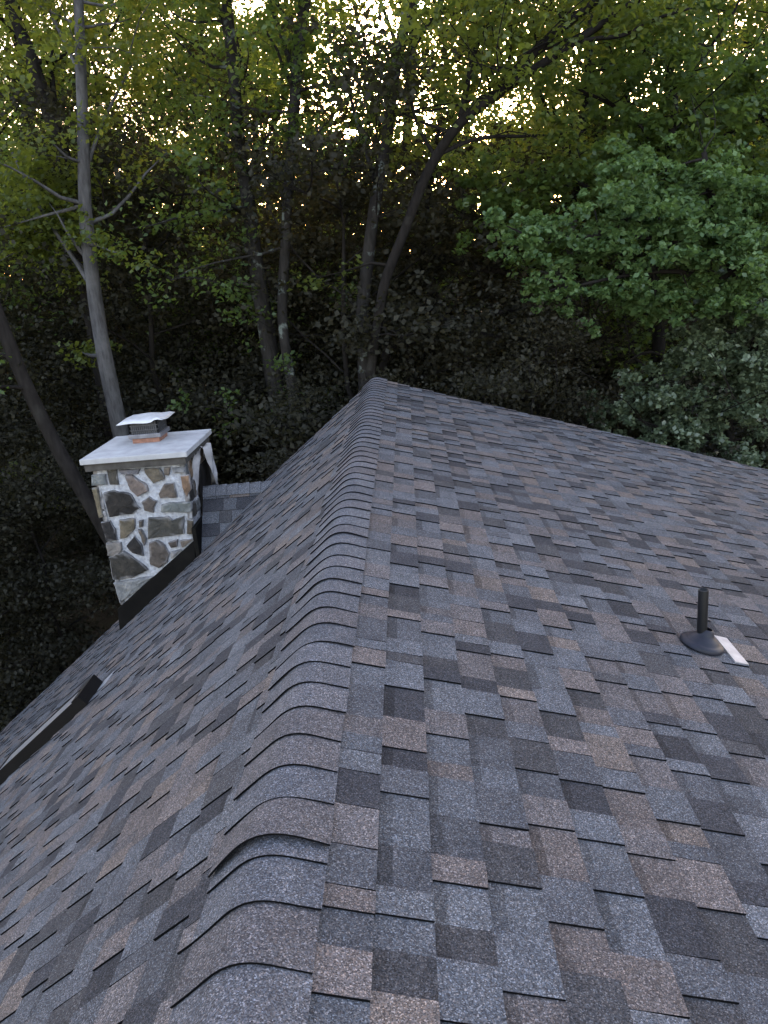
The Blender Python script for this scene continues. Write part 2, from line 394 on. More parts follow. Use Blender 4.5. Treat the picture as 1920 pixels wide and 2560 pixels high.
STONES = [
 ([(272, 745), (400, 740), (410, 830), (278, 838)], (.17, .18, .17)), ([(415, 690), (500, 685), (520, 830), (440, 832)], (.075, .066, .05)),
 ([(520, 700), (705, 690), (692, 735), (540, 738)], (.16, .15, .16)), ([(740, 690), (880, 680), (905, 710), (935, 780), (830, 815), (775, 760)], (.13, .105, .07)),
 ([(920, 678), (978, 675), (970, 745), (930, 742)], (.15, .12, .09)), ([(1000, 680), (1115, 675), (1110, 720), (1005, 724)], (.2, .2, .2)),
 ([(568, 752), (640, 745), (770, 838), (785, 890), (690, 935), (620, 880)], (.17, .125, .10)), ([(878, 912), (925, 830), (1010, 815), (1040, 945), (890, 948)], (.125, .095, .07)),
 ([(1072, 750), (1150, 742), (1165, 870), (1130, 940), (1085, 850)], (.20, .115, .06)), ([(383, 905), (480, 883), (630, 920), (680, 1010), (710, 1040), (640, 1090), (435, 1122), (400, 990)], (.032, .028, .024)),
 ([(282, 865), (325, 860), (350, 960), (385, 1120), (345, 1130)], (.19, .15, .08)), ([(720, 985), (790, 940), (855, 980), (830, 1078), (750, 1062)], (.10, .078, .062)),
 ([(898, 1012), (960, 990), (1165, 985), (1170, 1078), (900, 1076)], (.15, .16, .145)), ([(362, 1165), (440, 1155), (490, 1230), (507, 1325), (410, 1335)], (.036, .032, .030)),
 ([(525, 1145), (665, 1133), (665, 1225), (590, 1300), (535, 1312)], (.14, .11, .065)), ([(700, 1150), (737, 1145), (732, 1205), (705, 1212)], (.10, .08, .06)),
 ([(783, 1125), (960, 1118), (1000, 1148), (1100, 1113), (1106, 1270), (900, 1300), (778, 1312)], (.072, .066, .052)), ([(1130, 1140), (1185, 1150), (1180, 1275), (1130, 1268)], (.11, .085, .055)),
 ([(692, 1235), (720, 1228), (767, 1320), (747, 1378), (715, 1290)], (.115, .09, .065)), ([(588, 1375), (660, 1288), (722, 1370), (738, 1468), (640, 1442)], (.035, .031, .028)),
 ([(403, 1350), (540, 1340), (547, 1420), (480, 1467), (422, 1462)], (.19, .165, .14)), ([(432, 1477), (560, 1425), (680, 1500), (778, 1592), (640, 1662), (468, 1682)], (.045, .040, .032)),
 ([(788, 1347), (850, 1328), (930, 1370), (972, 1450), (952, 1520), (880, 1578), (798, 1542)], (.115, .09, .07)), ([(958, 1345), (1042, 1325), (1042, 1387), (985, 1397)], (.085, .066, .052)),
 ([(1066, 1332), (1180, 1315), (1120, 1370), (1085, 1392)], (.15, .115, .085)), ([(476, 1712), (700, 1667), (825, 1652), (680, 1780), (530, 1880)], (.20, .20, .19)),
 ([(985, 1428), (1080, 1410), (985, 1492)], (.21, .2, .19))]
def make_stone(pts, nrm_, proud, col, rs):
    """an irregular face stone: outline subdivided and roughened, domed, set into the mortar"""
    g_ = sum(col)/3; col = tuple((g_+(x-g_)*.72)*k_ for x, k_ in zip(col, (.92, .94, 1.0)))
    c = sum(pts, Vector())/len(pts); ring = []
    n = len(pts)
    for i in range(n):
        a, b = pts[i], pts[(i+1) % n]; m = max(1, int((b-a).length/.045))
        for k in range(m):
            p = a.lerp(b, k/m); ring.append(p + (p-c).normalized()*rs.uniform(-.006, .005))
    v, f = [], []; N = len(ring)
    for k, (sc_, h) in enumerate(((1.02, -.035), (1.0, proud*.35), (.93, proud*.85), (.70, proud*1.0), (.35, proud*1.08))):
        for p in ring: v.append(c + (p-c)*sc_ + nrm_*(h+rs.uniform(-.004, .004)*(1 if k > 1 else 0)))
    for k in range(4):
        for i in range(N): f.append((k*N+i, k*N+(i+1) % N, (k+1)*N+(i+1) % N, (k+1)*N+i))
    f.append(tuple(4*N+i for i in range(N)))
    o = mesh_obj('stone', v, f, M_STONE, None); o.parent = chim; o.matrix_parent_inverse = chim.matrix_basis.inverted()
    bmx = bmesh.new(); bmx.from_mesh(o.data); bmesh.ops.recalc_face_normals(bmx, faces=bmx.faces[:]); bmx.to_mesh(o.data); bmx.free()
    cc = []
    for k in range(5):
        for i in range(N):
            m = rs.uniform(.1, .9) if k < 2 else (max(0, rs.uniform(-.9, .5)) if k == 2 else 0)
            cc.append((col[0]+(.36-col[0])*m, col[1]+(.355-col[1])*m, col[2]+(.37-col[2])*m, 1))
    set_blend(o.data, cc); return o
rst = random.Random(21)
for pts, col in STONES:
    make_stone([zm(*p)+Vector((0, .02, 0)) for p in pts], Vector((0, -1, 0)), .022, col, rst)
# stones of the other three faces: coarse rows of uneven blocks
def wall_stones(org, du, nrm_, width, z0, z1, rs):
    z = z1-.03
    while z > z0:
        h = rs.uniform(.13, .24); u = .03
        while u < width-.06:
            w = min(rs.uniform(.12, .34), width-.02-u)
            if w > .06:
                j = lambda: rs.uniform(-.018, .018)
                P_ = lambda a, b: org + du*a + Vector((0, 0, b))
                pts = [P_(u+j(), z-h+j()), P_(u+w*.5, z-h+j()), P_(u+w+j(), z-h+j()), P_(u+w+j(), z+j()), P_(u+w*.5, z+j()), P_(u+j(), z+j())]
                col = rs.choice([(.17, .12, .08), (.20, .12, .06), (.07, .06, .05), (.15, .15, .14), (.12, .095, .07), (.04, .035, .03)])
                make_stone(pts, nrm_, .022, col, rs)
            u += w+.035
        z -= h+.04
wall_stones(Vector((CX1-.02, CY0+.0, 0)), Vector((0, 1, 0)), Vector((1, 0, 0)), .98, CZ-2.5, ZT-.13, rst)
wall_stones(Vector((CX0+.02, CY0, 0)), Vector((0, 1, 0)), Vector((-1, 0, 0)), .98, CZ-4.4, ZT-.13, rst)
# crown slab with a recessed course under it
bm = bmesh.new(); bm_box(bm, -3.60, -2.44, 8.205, 9.365, ZT-.060, ZT, .008); chim_part('crown_slab', bm, M_CONC)
bm = bmesh.new(); bm_box(bm, -3.575, -2.475, 8.245, 9.33, ZT-.145, ZT-.061, .006); chim_part('crown_drip_course', bm, simple('shade_tinted_concrete', (.055, .05, .045), .9, nscale=9, namp=.4))  # dark colour paints in the shade under the slab
# flue liner, cage and lid
bm = bmesh.new()
for a in ((-3.22, -2.91, 8.84, 8.87), (-3.22, -2.91, 9.13, 9.16), (-3.22, -3.19, 8.871, 9.129), (-2.94, -2.91, 8.871, 9.129)): bm_box(bm, *a, ZT-.02, ZT+.055, .004)
chim_part('flue_liner', bm, M_CLAY)
bm = bmesh.new(); bm_box(bm, -3.25, -2.88, 8.81, 9.19, ZT+.056, ZT+.105, .006); chim_part('cage_skirt', bm, simple('weathered_steel', (.16, .16, .18), .5, .5, nscale=12))
bm = bmesh.new()
for i in range(15):
    t = i/14
    for (x, y) in ((-3.225+t*.32, 8.835), (-3.225+t*.32, 9.165), (-3.225, 8.835+t*.33), (-2.905, 8.835+t*.33)):
        bm_box(bm, x-.0045, x+.0045, y-.0045, y+.0045, ZT+.104, ZT+.252)
for z in (ZT+.15, ZT+.2):
    for a in ((-3.23, -2.90, 8.828, 8.833), (-3.23, -2.90, 9.167, 9.172), (-3.232, -3.228, 8.84, 9.16), (-2.902, -2.898, 8.84, 9.16)): bm_box(bm, *a, z-.004, z+.004)
bm_box(bm, -3.205, -2.925, 8.86, 9.14, ZT+.104, ZT+.24)  # dark block added inside, in place of the cage's shaded hollow
chim_part('spark_cage', bm, M_CAGE)
def lid():
    n = 12; v, f = [], []
    for h in (0, -.006):
        for i in range(n+1):
            for k in range(n+1):
                a, b = i/n*2-1, k/n*2-1
                e = max(abs(a), abs(b)); z = .035*(1-max(0, (e-.25)/.75)**1.0)
                if e > .93: z -= .014
                # the dented, curled front right corner
                d = math.hypot(a-.75, b+.95); z += .030*max(0, 1-d/.45) * (1 if a > .5 else .2)
                z += .005*math.sin(a*5+b*3)
                x = -3.075+a*.262 - (.05*max(0, 1-math.hypot(a-1, b+.55)/.3)); v.append((x, 9.005+b*.262, ZT+.262+z+h))
    N = n+1; o_ = N*N
    for i in range(n):
        for k in range(n):
            q = i*N+k; f.append((q, q+N, q+N+1, q+1)); f.append((o_+q, o_+q+1, o_+q+N+1, o_+q+N))
    for k in range(n):
        for a, b in ((k, k+1), (n*N+k+1, n*N+k), ((k+1)*N, k*N), (k*N+n, (k+1)*N+n)): f.append((a, b, o_+b, o_+a))
    o = mesh_obj('flue_lid', v, f, M_LID, None, smooth=True); o.parent = chim; o.matrix_parent_inverse = chim.matrix_basis.inverted()
lid()
# black base flashing on the near face and membrane on the uphill face
def prism(poly, y0, y1):
    n = len(poly); v = [Vector((p.x, y0, p.z)) for p in poly]+[Vector((p.x, y1, p.z)) for p in poly]
    return v, [tuple(range(n)), tuple(reversed(range(n, 2*n)))]+[(i, i+n, (i+1) % n+n, (i+1) % n) for i in range(n)]
poly = [zm(524, 1925), zm(1203, 1318), zm(1216, 1492), zm(545, 2126)]
v, f = prism(poly, CY0-.040, CY0+.025)
o = mesh_obj('base_flashing', v, f, M_BLACK, None); o.parent = chim; o.matrix_parent_inverse = chim.matrix_basis.inverted()
bm = bmesh.new(); bm_box(bm, CX1-.02, CX1+.022, CY0+.40, CY1+.01, CZ-3.2, ZT-.32, .004); chim_part('uphill_membrane', bm, M_MEMB)
bm = bmesh.new(); bm_box(bm, CX1-.02, CX1+.026, CY0-.045, CY0+.395, CZ-3.25, CZ-2.66, .004); chim_part('corner_flashing', bm, M_BLACK)
# torn paper hanging from the chimney's upper corner
def torn(name, pts, wid, label):
    v, f = [], []; n = len(pts); m = 5; rr = random.Random(n*7+len(label))
    for s in (0, .004):
        for i, p in enumerate(pts):
            w = wid[i]; cz = math.sin(i*1.3)*.03
            for k in range(m+1):
                t = k/m-.5
                v.append(Vector((p.x + .035*math.sin(t*7+i*.9)+s, p.y + t*w + cz*t, p.z + .02*math.sin(k*2.1+i*1.7) + (rr.uniform(-.02, .01) if i == n-1 and s == 0 else 0))))
    N = m+1; o_ = n*N
    for i in range(n-1):
        for k in range(m):
            q = i*N+k; f.append((q, q+1, q+N+1, q+N)); f.append((o_+q, o_+q+N, o_+q+N+1, o_+q+1))
    for i in range(n-1):
        for e in (0, m): q = i*N+e; f.append((q, q+N, o_+q+N, o_+q))
    for k in range(m):
        for r0 in (0, n-1): q = r0*N+k; f.append((q, q+1, o_+q+1, o_+q))
    o = mesh_obj(name, v, f, M_WRAP, None, smooth=True); tag(o, label, 'paper')
tz = lambda x, y, d: at(150+x/3.567, 980+y/3.567, d)
torn('torn_paper', [tz(1275, 478, 8.95), tz(1310, 475, 9.0), tz(1335, 520, 9.03), tz(1345, 590, 9.05), tz(1350, 660, 9.05), tz(1362, 740, 9.05), tz(1383, 835, 9.05)], [.22, .25, .24, .21, .19, .15, .06], 'torn pale paper flap hanging off the upper right of the chimney')
torn('torn_paper_strip', [tz(1215, 530, 8.72), tz(1222, 600, 8.70), tz(1218, 700, 8.68), tz(1212, 820, 8.66), tz(1200, 1000, 8.60), tz(1192, 1120, 8.55)], [.26, .20, .16, .13, .10, .06], 'narrow pale peeling paper strip down the chimney\'s right corner')

# the little saddle roof behind the chimney
def saddle():
    yr = 8.80; zr = CZ-2.36; P0 = Vector((CX1+.03, yr, zr)); xr = XA-(ZA-zr)/math.tan(PL); P1 = Vector((xr+.06, yr, zr+.0))
    cr = empty('chimney_saddle', (P0.x, yr, zr-.6), house)
    rs = random.Random(4)
    def put(o): o.parent = cr; o.matrix_parent_inverse = cr.matrix_basis.inverted()
    for sgn in (-1, 1):
        run = .56; drop = .70; Ls = math.hypot(run, drop)
        dirv = Vector((0, sgn*run/Ls, -drop/Ls)); nn = Vector((0, sgn*drop/Ls, run/Ls))
        rows = 6; ex = Ls/rows
        for r in range(rows):
            x = P0.x; a0 = r*ex; a1 = a0+ex
            # stop each row where it meets the main slope
            zmid = zr-drop*(a0+.01)/Ls; xend = XA-(ZA-zmid)/math.tan(PL)+.05
            while x < xend-.02:
                w = min(rs.uniform(.13, .26), xend-x)
                Q = lambda xx, a, h: Vector((xx, yr, zr))+dirv*a+nn*h
                v = [Q(x, a0-.02, -.004), Q(x+w, a0-.02, -.004), Q(x+w-.003, a1, -.004), Q(x+.003, a1, -.004), Q(x, a0-.02, .001), Q(x+w, a0-.02, .001), Q(x+w-.003, a1, .011), Q(x+.003, a1, .011)]
                f = [(4, 5, 6, 7), (0, 4, 7, 3), (1, 2, 6, 5), (3, 7, 6, 2)]
                if sgn < 0: f = [tuple(reversed(q)) for q in f]
                o = mesh_obj('shingle', v, f, [M_GRAN, M_EDGE], None, [0, 1, 1, 1]); put(o)
                c = pick_blend(rs, False); set_blend(o.data, [(*c, 1)]*8); x += w
    # deck under it
    b0 = Vector((P0.x, yr-.56, zr-.70)); b1 = Vector((P0.x, yr+.56, zr-.70))
    off = Vector((0, 0, -.014)); q1 = P1+off
    mesh_obj('saddle_deck', [P0+off, b0+off, b1+off, q1], [(0, 3, 1), (0, 2, 3)], M_DECK, None); put(bpy.context.scene.objects['saddle_deck'])
    x = P0.x
    while x < P1.x-.02:
        v = []
        for xx, h in ((x, .004), (x+.15, .017)):
            for a, hh in ((-.12, 0), (-.05, .003), (0, .008), (.05, .003), (.12, 0)):
                d = Vector((0, (1 if a > 0 else -1)*.56/.896, -.70/.896))*abs(a); nn = Vector((0, (1 if a > 0 else -1)*.70/.896, .56/.896)) if a else Vector((0, 0, 1))
                v.append(Vector((xx, yr, zr))+d+nn*(h+.012))
        f = [(i, i+5, i+6, i+1) for i in range(4)]
        v += [p-Vector((0, 0, .008)) for p in v[5:10]]; f += [(5+i, 10+i, 11+i, 6+i) for i in range(4)]
        o = mesh_obj('cap_shingle', v, f, [M_GRAN, M_EDGE], None, [0]*4+[1]*4); put(o); set_blend(o.data, [(.10, .105, .118, 1)]*len(v)); x += .13
saddle()

# ------------------------------------------------------------------ skylight
def skylight():
    d0 = (XA+2.78)/math.cos(PL); d1 = d0+1.16; ya, yb = 5.58, 5.93
    sk = empty('skylight', SL.P(d0, ya), house); tag(sk, 'low skylight with dark frame on the steeper roof slope')
    def put(o): o.parent = sk; o.matrix_parent_inverse = sk.matrix_basis.inverted(); return o
    fr = .05
    parts = [slab(SL, d0, d0+fr+.035, ya-.004, yb, -.02, .112), slab(SL, d1-fr, d1, ya, yb, -.02, .100), slab(SL, d0+fr+.0351, d1-fr-.0001, ya, ya+.03, -.02, .100), slab(SL, d0+fr+.0351, d1-fr-.0001, yb-.03, yb, -.02, .100)]
    for v, f in parts: put(mesh_obj('frame_rail', v, [tuple(reversed(q)) for q in f], M_FRAME, None))
    v, f = slab(SL, d0+fr+.0352, d1-fr-.0002, ya+.0301, yb-.0301, .05, .094); put(mesh_obj('pane', v, [tuple(reversed(q)) for q in f], M_GLASS, None))
    v, f = slab(SL, d0-.12, d0+.0, ya+.20, yb+.05, .004, .0105); put(mesh_obj('head_flashing', v, [tuple(reversed(q)) for q in f], simple('grey_flashing', (.22, .225, .24), .6, .3), None))
skylight()

# ------------------------------------------------------------------ plumbing vent
def vent():
    dc = (1.283-XA)/math.cos(PR); base = SR.P(dc, 3.51, .013)
    vt = empty('vent_pipe', base, house); tag(vt, 'slim black plumbing vent pipe with a flared boot')
    bm = bmesh.new(); bm_lathe(bm, [(.0235, .03), (.0235, .285), (.0225, .289), (.0195, .289), (.0195, .06)], 28)
    bm_obj('pipe', bm, M_PIPE, vt, True)
    tilt = Vector((SR.n.x, 0, SR.n.z)).to_track_quat('Z', 'Y').to_matrix().to_4x4()
    bm = bmesh.new()
    bm_lathe(bm, [(.103, 0), (.103, .012), (.096, .020), (.084, .024), (.078, .026), (.072, .034), (.060, .044), (.046, .052), (.040, .060), (.034, .075), (.027, .085), (.0236, .086)], 40, tilt)
    bm_obj('boot', bm, M_BOOT, vt, True)
    v, f = slab(SR, dc+.118, dc+.184, 3.385, 3.655, -.002, .0185); mesh_obj('flange', [p-base for p in v], [tuple(q) for q in f], M_ALU, vt)
vent()
# a straw lying on the shingles
p0 = SR.P(.66, 1.62, .012)
bm = bmesh.new(); bm_lathe(bm, [(.0009, 0), (.0012, .012), (.0008, .025)], 6, Vector((.4, -.9, .05)).to_track_quat('Z', 'Y').to_matrix().to_4x4())
o = bm_obj('straw', bm, simple('dry_straw', (.55, .42, .22), .8)); o.location = at(1120+650/2.074, 1700+1445/2.074, 1.475); tag(o, 'tiny dry straw lying on the near shingles', 'straw')

# ------------------------------------------------------------------ trees
def tubes_mesh(name, paths, mat, seg=8):
    """paths: list of [(point, radius), ...] joined into one tapered limb mesh"""
    V, F = [], []
    for path in paths:
        sg = seg if path[0][1] > .06 else (6 if path[0][1] > .025 else 4)
        base = len(V); n = len(path); prev = None
        for i, (p, r) in enumerate(path):
            a = path[max(0, i-1)][0]; b = path[min(n-1, i+1)][0]; t = (b-a)
            t = t.normalized() if t.length > 1e-6 else Vector((0, 0, 1))
            ref = prev if prev is not None else (Vector((1, 0, 0)) if abs(t.x) < .8 else Vector((0, 1, 0)))
            u = (ref - t*ref.dot(t)).normalized(); w = t.cross(u); prev = u
            for k in range(sg):
                q = 2*math.pi*k/sg; rr = r*(1+.07*math.sin(3*q+i*.9)); V.append(p + u*(rr*math.cos(q)) + w*(rr*math.sin(q)))
        for i in range(n-1):
            a = base+i*sg; b = a+sg
            for k in range(sg): F.append((a+k, a+(k+1) % sg, b+(k+1) % sg, b+k))
        F.append(tuple(base+(n-1)*sg+k for k in range(sg)))
    me = bpy.data.meshes.new(name); me.from_pydata([tuple(v) for v in V], [], F); me.materials.append(mat)
    me.polygons.foreach_set('use_smooth', [True]*len(F)); me.update(); return me
def leaves_mesh(name, cen, size, mat, rng, up=.5, jit=.35):
    """one small folded blade for each centre"""
    cen = np.asarray(cen, dtype=np.float32); n = len(cen)
    nr = rng.normal(size=(n, 3)); nr[:, 2] = np.abs(nr[:, 2])+up; nr /= np.linalg.norm(nr, axis=1, keepdims=True)
    a = rng.normal(size=(n, 3)); a -= nr*(a*nr).sum(1, keepdims=True); a /= np.linalg.norm(a, axis=1, keepdims=True)+1e-9
    b = np.cross(nr, a); sz = size*(1+jit*rng.uniform(-1, 1, (n, 1)))
    v = np.empty((n, 4, 3), dtype=np.float32)
    v[:, 0] = cen-a*sz*.55; v[:, 1] = cen+b*sz*.40+nr*sz*.12+a*sz*.05; v[:, 2] = cen+a*sz*.55; v[:, 3] = cen-b*sz*.40+nr*sz*.12+a*sz*.05
    me = bpy.data.meshes.new(name); me.vertices.add(4*n); me.vertices.foreach_set('co', v.ravel())
    me.loops.add(4*n); me.loops.foreach_set('vertex_index', np.arange(4*n, dtype=np.int32))
    me.polygons.add(n); me.polygons.foreach_set('loop_start', np.arange(0, 4*n, 4, dtype=np.int32))
    me.materials.append(mat); me.update(calc_edges=True); return me
def clump(rng, c, r, n, flat=.6):
    """leaf centres in an uneven layered puff"""
    d = rng.normal(size=(n, 3)); d /= np.linalg.norm(d, axis=1, keepdims=True)
    d *= (rng.uniform(0, 1, (n, 1))**.45); d[:, 2] *= flat
    k = rng.integers(3, 6); sub = rng.normal(size=(k, 3))*.55; sub[:, 2] *= flat
    idx = rng.integers(0, k, n)
    return np.asarray(c) + (sub[idx] + d*.62)*r
def wander(rng, p0, d, length, r0, r1, n=6, up=.10, wob=.16):
    pts = [(p0.copy(), r0)]; p = p0.copy(); d = d.normalized()
    for i in range(n):
        d = (d + Vector(rng.normal(size=3)*wob) + Vector((0, 0, up))).normalized(); p = p + d*(length/n)
        pts.append((p.copy(), r0+(r1-r0)*(i+1)/n))
    return pts
def grow(seed, H, r, first, nl, spread, leaf_n, clr, lean=(0, 0), up=.12, flat=.6, droop=0):
    """a whole tree at the origin: (limb paths, leaf centres)"""
    rng = np.random.default_rng(seed); paths = []; cen = []
    top = Vector((lean[0]*H, lean[1]*H, H))
    n = 11; tr = []
    for i in range(n+1):
        t = i/n; p = top*t; p = Vector((p.x, p.y, p.z)) + Vector((rng.normal()*.02*H*math.sin(t*3), rng.normal()*.012*H*math.sin(t*3), 0))
        tr.append((p, r*(1-t)**.75*(1+.5*max(0, .08-t)/.08)+.012))
    paths.append(tr)
    tips = []
    for k in range(nl):
        t = first+(1-first)*((k+.5)/nl)**.9; fi = t*n; i = min(n-1, int(fi)); p = tr[i][0].lerp(tr[i+1][0], fi-i)
        a = k*2.4+rng.uniform(-.5, .5); L = spread*H*(.35+.65*math.sin(math.pi*min(1, .25+.72*(1-t+first*.2))))*rng.uniform(.75, 1.2)
        d = Vector((math.cos(a), math.sin(a), .35+rng.uniform(-.2, .35)-droop))
        lp = wander(rng, p, d, L, max(.02, tr[i][1]*.42), .012, 6, up-droop*.1); paths.append(lp)
        for m in range(2, 7):
            q = lp[m][0]
            if m >= 2:
                for s in range(2):
                    d2 = Vector((rng.normal(), rng.normal(), rng.uniform(-.1, .5)-droop*.5)); l2 = L*rng.uniform(.18, .38)
                    sp = wander(rng, q, d2, l2, max(.008, lp[m][1]*.5), .004, 3, .05); paths.append(sp); tips.append(sp[-1][0]); 
                    if rng.random() < .5: tips.append(sp[1][0])
        tips.append(lp[-1][0])
    per = max(8, leaf_n//max(1, len(tips)))
    for q in tips: cen.append(clump(rng, q, clr*rng.uniform(.6, 1.25), int(per*rng.uniform(.6, 1.4)), flat))
    return paths, np.concatenate(cen)
def make_proto(name, seed, bark, leaf, leaf_size, **kw):
    paths, cen = grow(seed, **kw); rng = np.random.default_rng(seed+99)
    return tubes_mesh('trunk', paths, bark), leaves_mesh('crown', cen, leaf_size, leaf, rng)
def place_tree(proto, name, x, y, sc_, rot, label, group, tilt=(0, 0)):
    o = empty(name, (x, y, ground_z(x, y)-.1)); o.rotation_euler = (tilt[0], tilt[1], rot); o.scale = (sc_, sc_, sc_)
    tag(o, label, 'tree', group)
    link(bpy.data.objects.new('trunk', proto[0]), o); link(bpy.data.objects.new('crown', proto[1]), o); return o

canopy = [make_proto('c', 31, B_DARK, LF_GREEN, .125, H=22, r=.24, first=.30, nl=17, spread=.24, leaf_n=21000, clr=.9),
          make_proto('c', 47, B_DARK, LF_GREEN, .120, H=20, r=.19, first=.26, nl=15, spread=.22, leaf_n=17500, clr=.85, lean=(.05, 0)),
          make_proto('c', 58, B_LICH, LF_YELL, .120, H=21, r=.20, first=.34, nl=15, spread=.24, leaf_n=17000, clr=.85, lean=(-.04, .02))]
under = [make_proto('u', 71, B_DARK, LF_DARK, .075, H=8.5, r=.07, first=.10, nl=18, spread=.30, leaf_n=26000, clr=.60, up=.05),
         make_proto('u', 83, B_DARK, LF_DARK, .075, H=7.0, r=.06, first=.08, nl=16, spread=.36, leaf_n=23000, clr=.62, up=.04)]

# --- trees that can be told apart: trunks laid where they stand, from the ground up
def hero(name, label, bark, leaf, path, limbs=(), crown=(), leaf_size=.11, seed=1, twigs=40, group=None, auto=None, base_r=1.15, dens=1.0):
    """path/limbs: [(photo x, photo y, distance, width in photo px)], crown clumps: [(x, y, distance, radius m, leaves)]"""
    rng = np.random.default_rng(seed)
    conv = lambda L: [(at(x, y, d), max(.006, w*.5*d/FPX)) for x, y, d, w in L]
    def smooth(P):
        out = []
        for i in range(len(P)-1):
            p0 = P[max(0, i-1)]; p1 = P[i]; p2 = P[i+1]; p3 = P[min(len(P)-1, i+2)]
            for k in range(4):
                t = k/4; q = .5*((2*p1[0])+(p2[0]-p0[0])*t+(2*p0[0]-5*p1[0]+4*p2[0]-p3[0])*t*t+(-p0[0]+3*p1[0]-3*p2[0]+p3[0])*t**3)
                out.append((q, p1[1]+(p2[1]-p1[1])*t))
        out.append(P[-1]); return out
    tp = conv(path)                       # listed from low to high
    p, r = tp[0]; d = (tp[0][0]-tp[1][0]).normalized(); d = (d*.7+Vector((0, 0, -1))*.6).normalized()
    gz = ground_z(p.x, p.y); k = max(0, (p.z-gz)/-d.z); foot = p+d*k
    tp = [(foot+Vector((0, 0, -.15)), r*1.45*base_r), (foot.lerp(p, .12), r*1.2*base_r), (foot.lerp(p, .55), r*1.06)] + tp
    paths = [smooth(tp)]; tips = []
    for L in limbs: q = smooth(conv(L)); paths.append(q); tips += [a for a, _ in q[len(q)//2:]]
    hi = paths[0][len(paths[0])//2:]
    for i in range(twigs):
        src = paths[rng.integers(0, len(paths))] if limbs and rng.random() < .7 else hi
        q, rr = src[rng.integers(len(src)//4, len(src))]
        s = wander(rng, q, Vector((rng.normal(), rng.normal(), rng.uniform(-.2, .9))), rng.uniform(.8, 2.6), max(.01, rr*.35), .004, 5, .04)
        paths.append(s); tips += [s[-1][0], s[3][0]]
    cen = []
    if auto:
        n, rad = auto; per = max(6, n//max(1, len(tips)))
        for q in tips: cen.append(clump(rng, q, rad*rng.uniform(.6, 1.2), per))
    for x, y, dd, rad, n in crown:
        c = at(x, y, dd)
        for q in range(10):                # layered sprays with gaps between them
            o3 = rng.normal(size=3)*np.array((.62, .62, .42))*rad
            cen.append(clump(rng, np.array(c)+o3, rad*rng.uniform(.24, .46), max(6, int(n*dens*rng.uniform(.09, .19))), .62))
        # a spray of twigs carries each puff
        near = min((a for pth in paths[:1+len(limbs)] for a, _ in pth), key=lambda a: (a-c).length)
        paths.append([(near.lerp(c, t)+Vector((0, 0, .12*math.sin(t*3.1)*(near-c).length*.4)), .018*(1-t)+.005) for t in (0, .25, .5, .75, 1)])
    o = empty(name, foot); tag(o, label, 'tree', group)
    off = -foot
    me = tubes_mesh('trunk', [[(q+off, rr) for q, rr in P] for P in paths], bark); link(bpy.data.objects.new('trunk', me), o)
    if cen:
        cc = np.concatenate(cen)+np.array(off); link(bpy.data.objects.new('crown', leaves_mesh('crown', cc, leaf_size, leaf, rng)), o)
    return o
hero('beech_tree', 'tall tree with a smooth pale grey trunk rising behind the chimney', B_PALE, LF_YELL,
     [(304, 1090, 15, 44), (268, 926, 15, 40), (237, 740, 15, 36), (216, 560, 15, 33), (208, 347, 15, 27), (199, 69, 15, 23), (190, -160, 15, 18)],
     limbs=[[(218, 700, 15, 13), (170, 625, 15.2, 10), (100, 520, 15.6, 8), (30, 380, 16, 6)], [(205, 200, 15, 12), (150, 80, 15.4, 9), (95, -30, 16, 7)], [(212, 430, 15, 11), (260, 300, 15.3, 8), (330, 160, 15.8, 6)]],
     leaf_size=.10, seed=5, twigs=34, auto=(9500, .62))
hero('leaning_tree', 'dark trunk leaning hard to the left beside the chimney', B_DARK, LF_GREEN,
     [(430, 1600, 11.5, 42), (335, 1450, 11.5, 41), (246, 1298, 11.5, 39), (150, 1130, 11.5, 37), (69, 972, 11.5, 35), (0, 798, 11.5, 33), (-90, 560, 11.6, 34), (-190, 250, 11.8, 26)],
     limbs=[[(40, 900, 11.5, 12), (-10, 880, 11.6, 9), (-90, 840, 11.9, 6)]], leaf_size=.075, seed=6, twigs=9, auto=(900, .45))
hero('forked_tree', 'dark slanting trunk crossing left of the pale grey trunk', B_DARK, LF_YELL,
     [(262, 960, 17, 46), (232, 790, 17, 44), (205, 640, 17, 42), (160, 400, 17, 38), (100, 210, 17, 32), (30, 20, 17, 26), (-30, -150, 17, 20)],
     limbs=[[(150, 360, 17, 16), (130, 180, 17.3, 12), (150, 20, 17.6, 9)], [(120, 270, 17, 14), (40, 200, 17.2, 9), (-40, 170, 17.5, 6)]], leaf_size=.10, seed=8, twigs=36, auto=(8200, .62))
hero('lichened_tree', 'broad trunk blotched with pale lichen left of the roof peak', B_LICH, LF_GREEN,
     [(735, 1150, 16, 46), (706, 1041, 16, 46), (682, 926, 16, 44), (654, 752, 16, 40), (628, 560, 16, 34), (604, 400, 16, 30), (586, 220, 16, 27), (567, 0, 16, 24), (550, -200, 16, 18)],
     limbs=[[(592, 270, 16, 15), (560, 60, 16.3, 11), (500, -90, 16.6, 8)], [(640, 660, 16, 12), (560, 520, 16.3, 8), (470, 420, 16.8, 6)], [(612, 440, 16, 12), (690, 300, 16.4, 9), (740, 160, 16.8, 6)]], leaf_size=.092, seed=11, twigs=44, auto=(8200, .62))
hero('slim_lichened_tree', 'slimmer lichen-spotted trunk close right of the broad lichened one', B_LICH, LF_GREEN,
     [(748, 1140, 15.4, 27), (728, 960, 15.4, 26), (706, 790, 15.4, 25), (716, 560, 15.4, 24), (728, 380, 15.4, 24), (742, 180, 15.4, 26), (762, -10, 15.4, 26), (780, -200, 15.4, 20)],
     limbs=[[(740, 200, 15.4, 14), (700, 80, 15.6, 10), (660, -40, 16, 7)]], leaf_size=.092, seed=12, twigs=26, auto=(5000, .6))
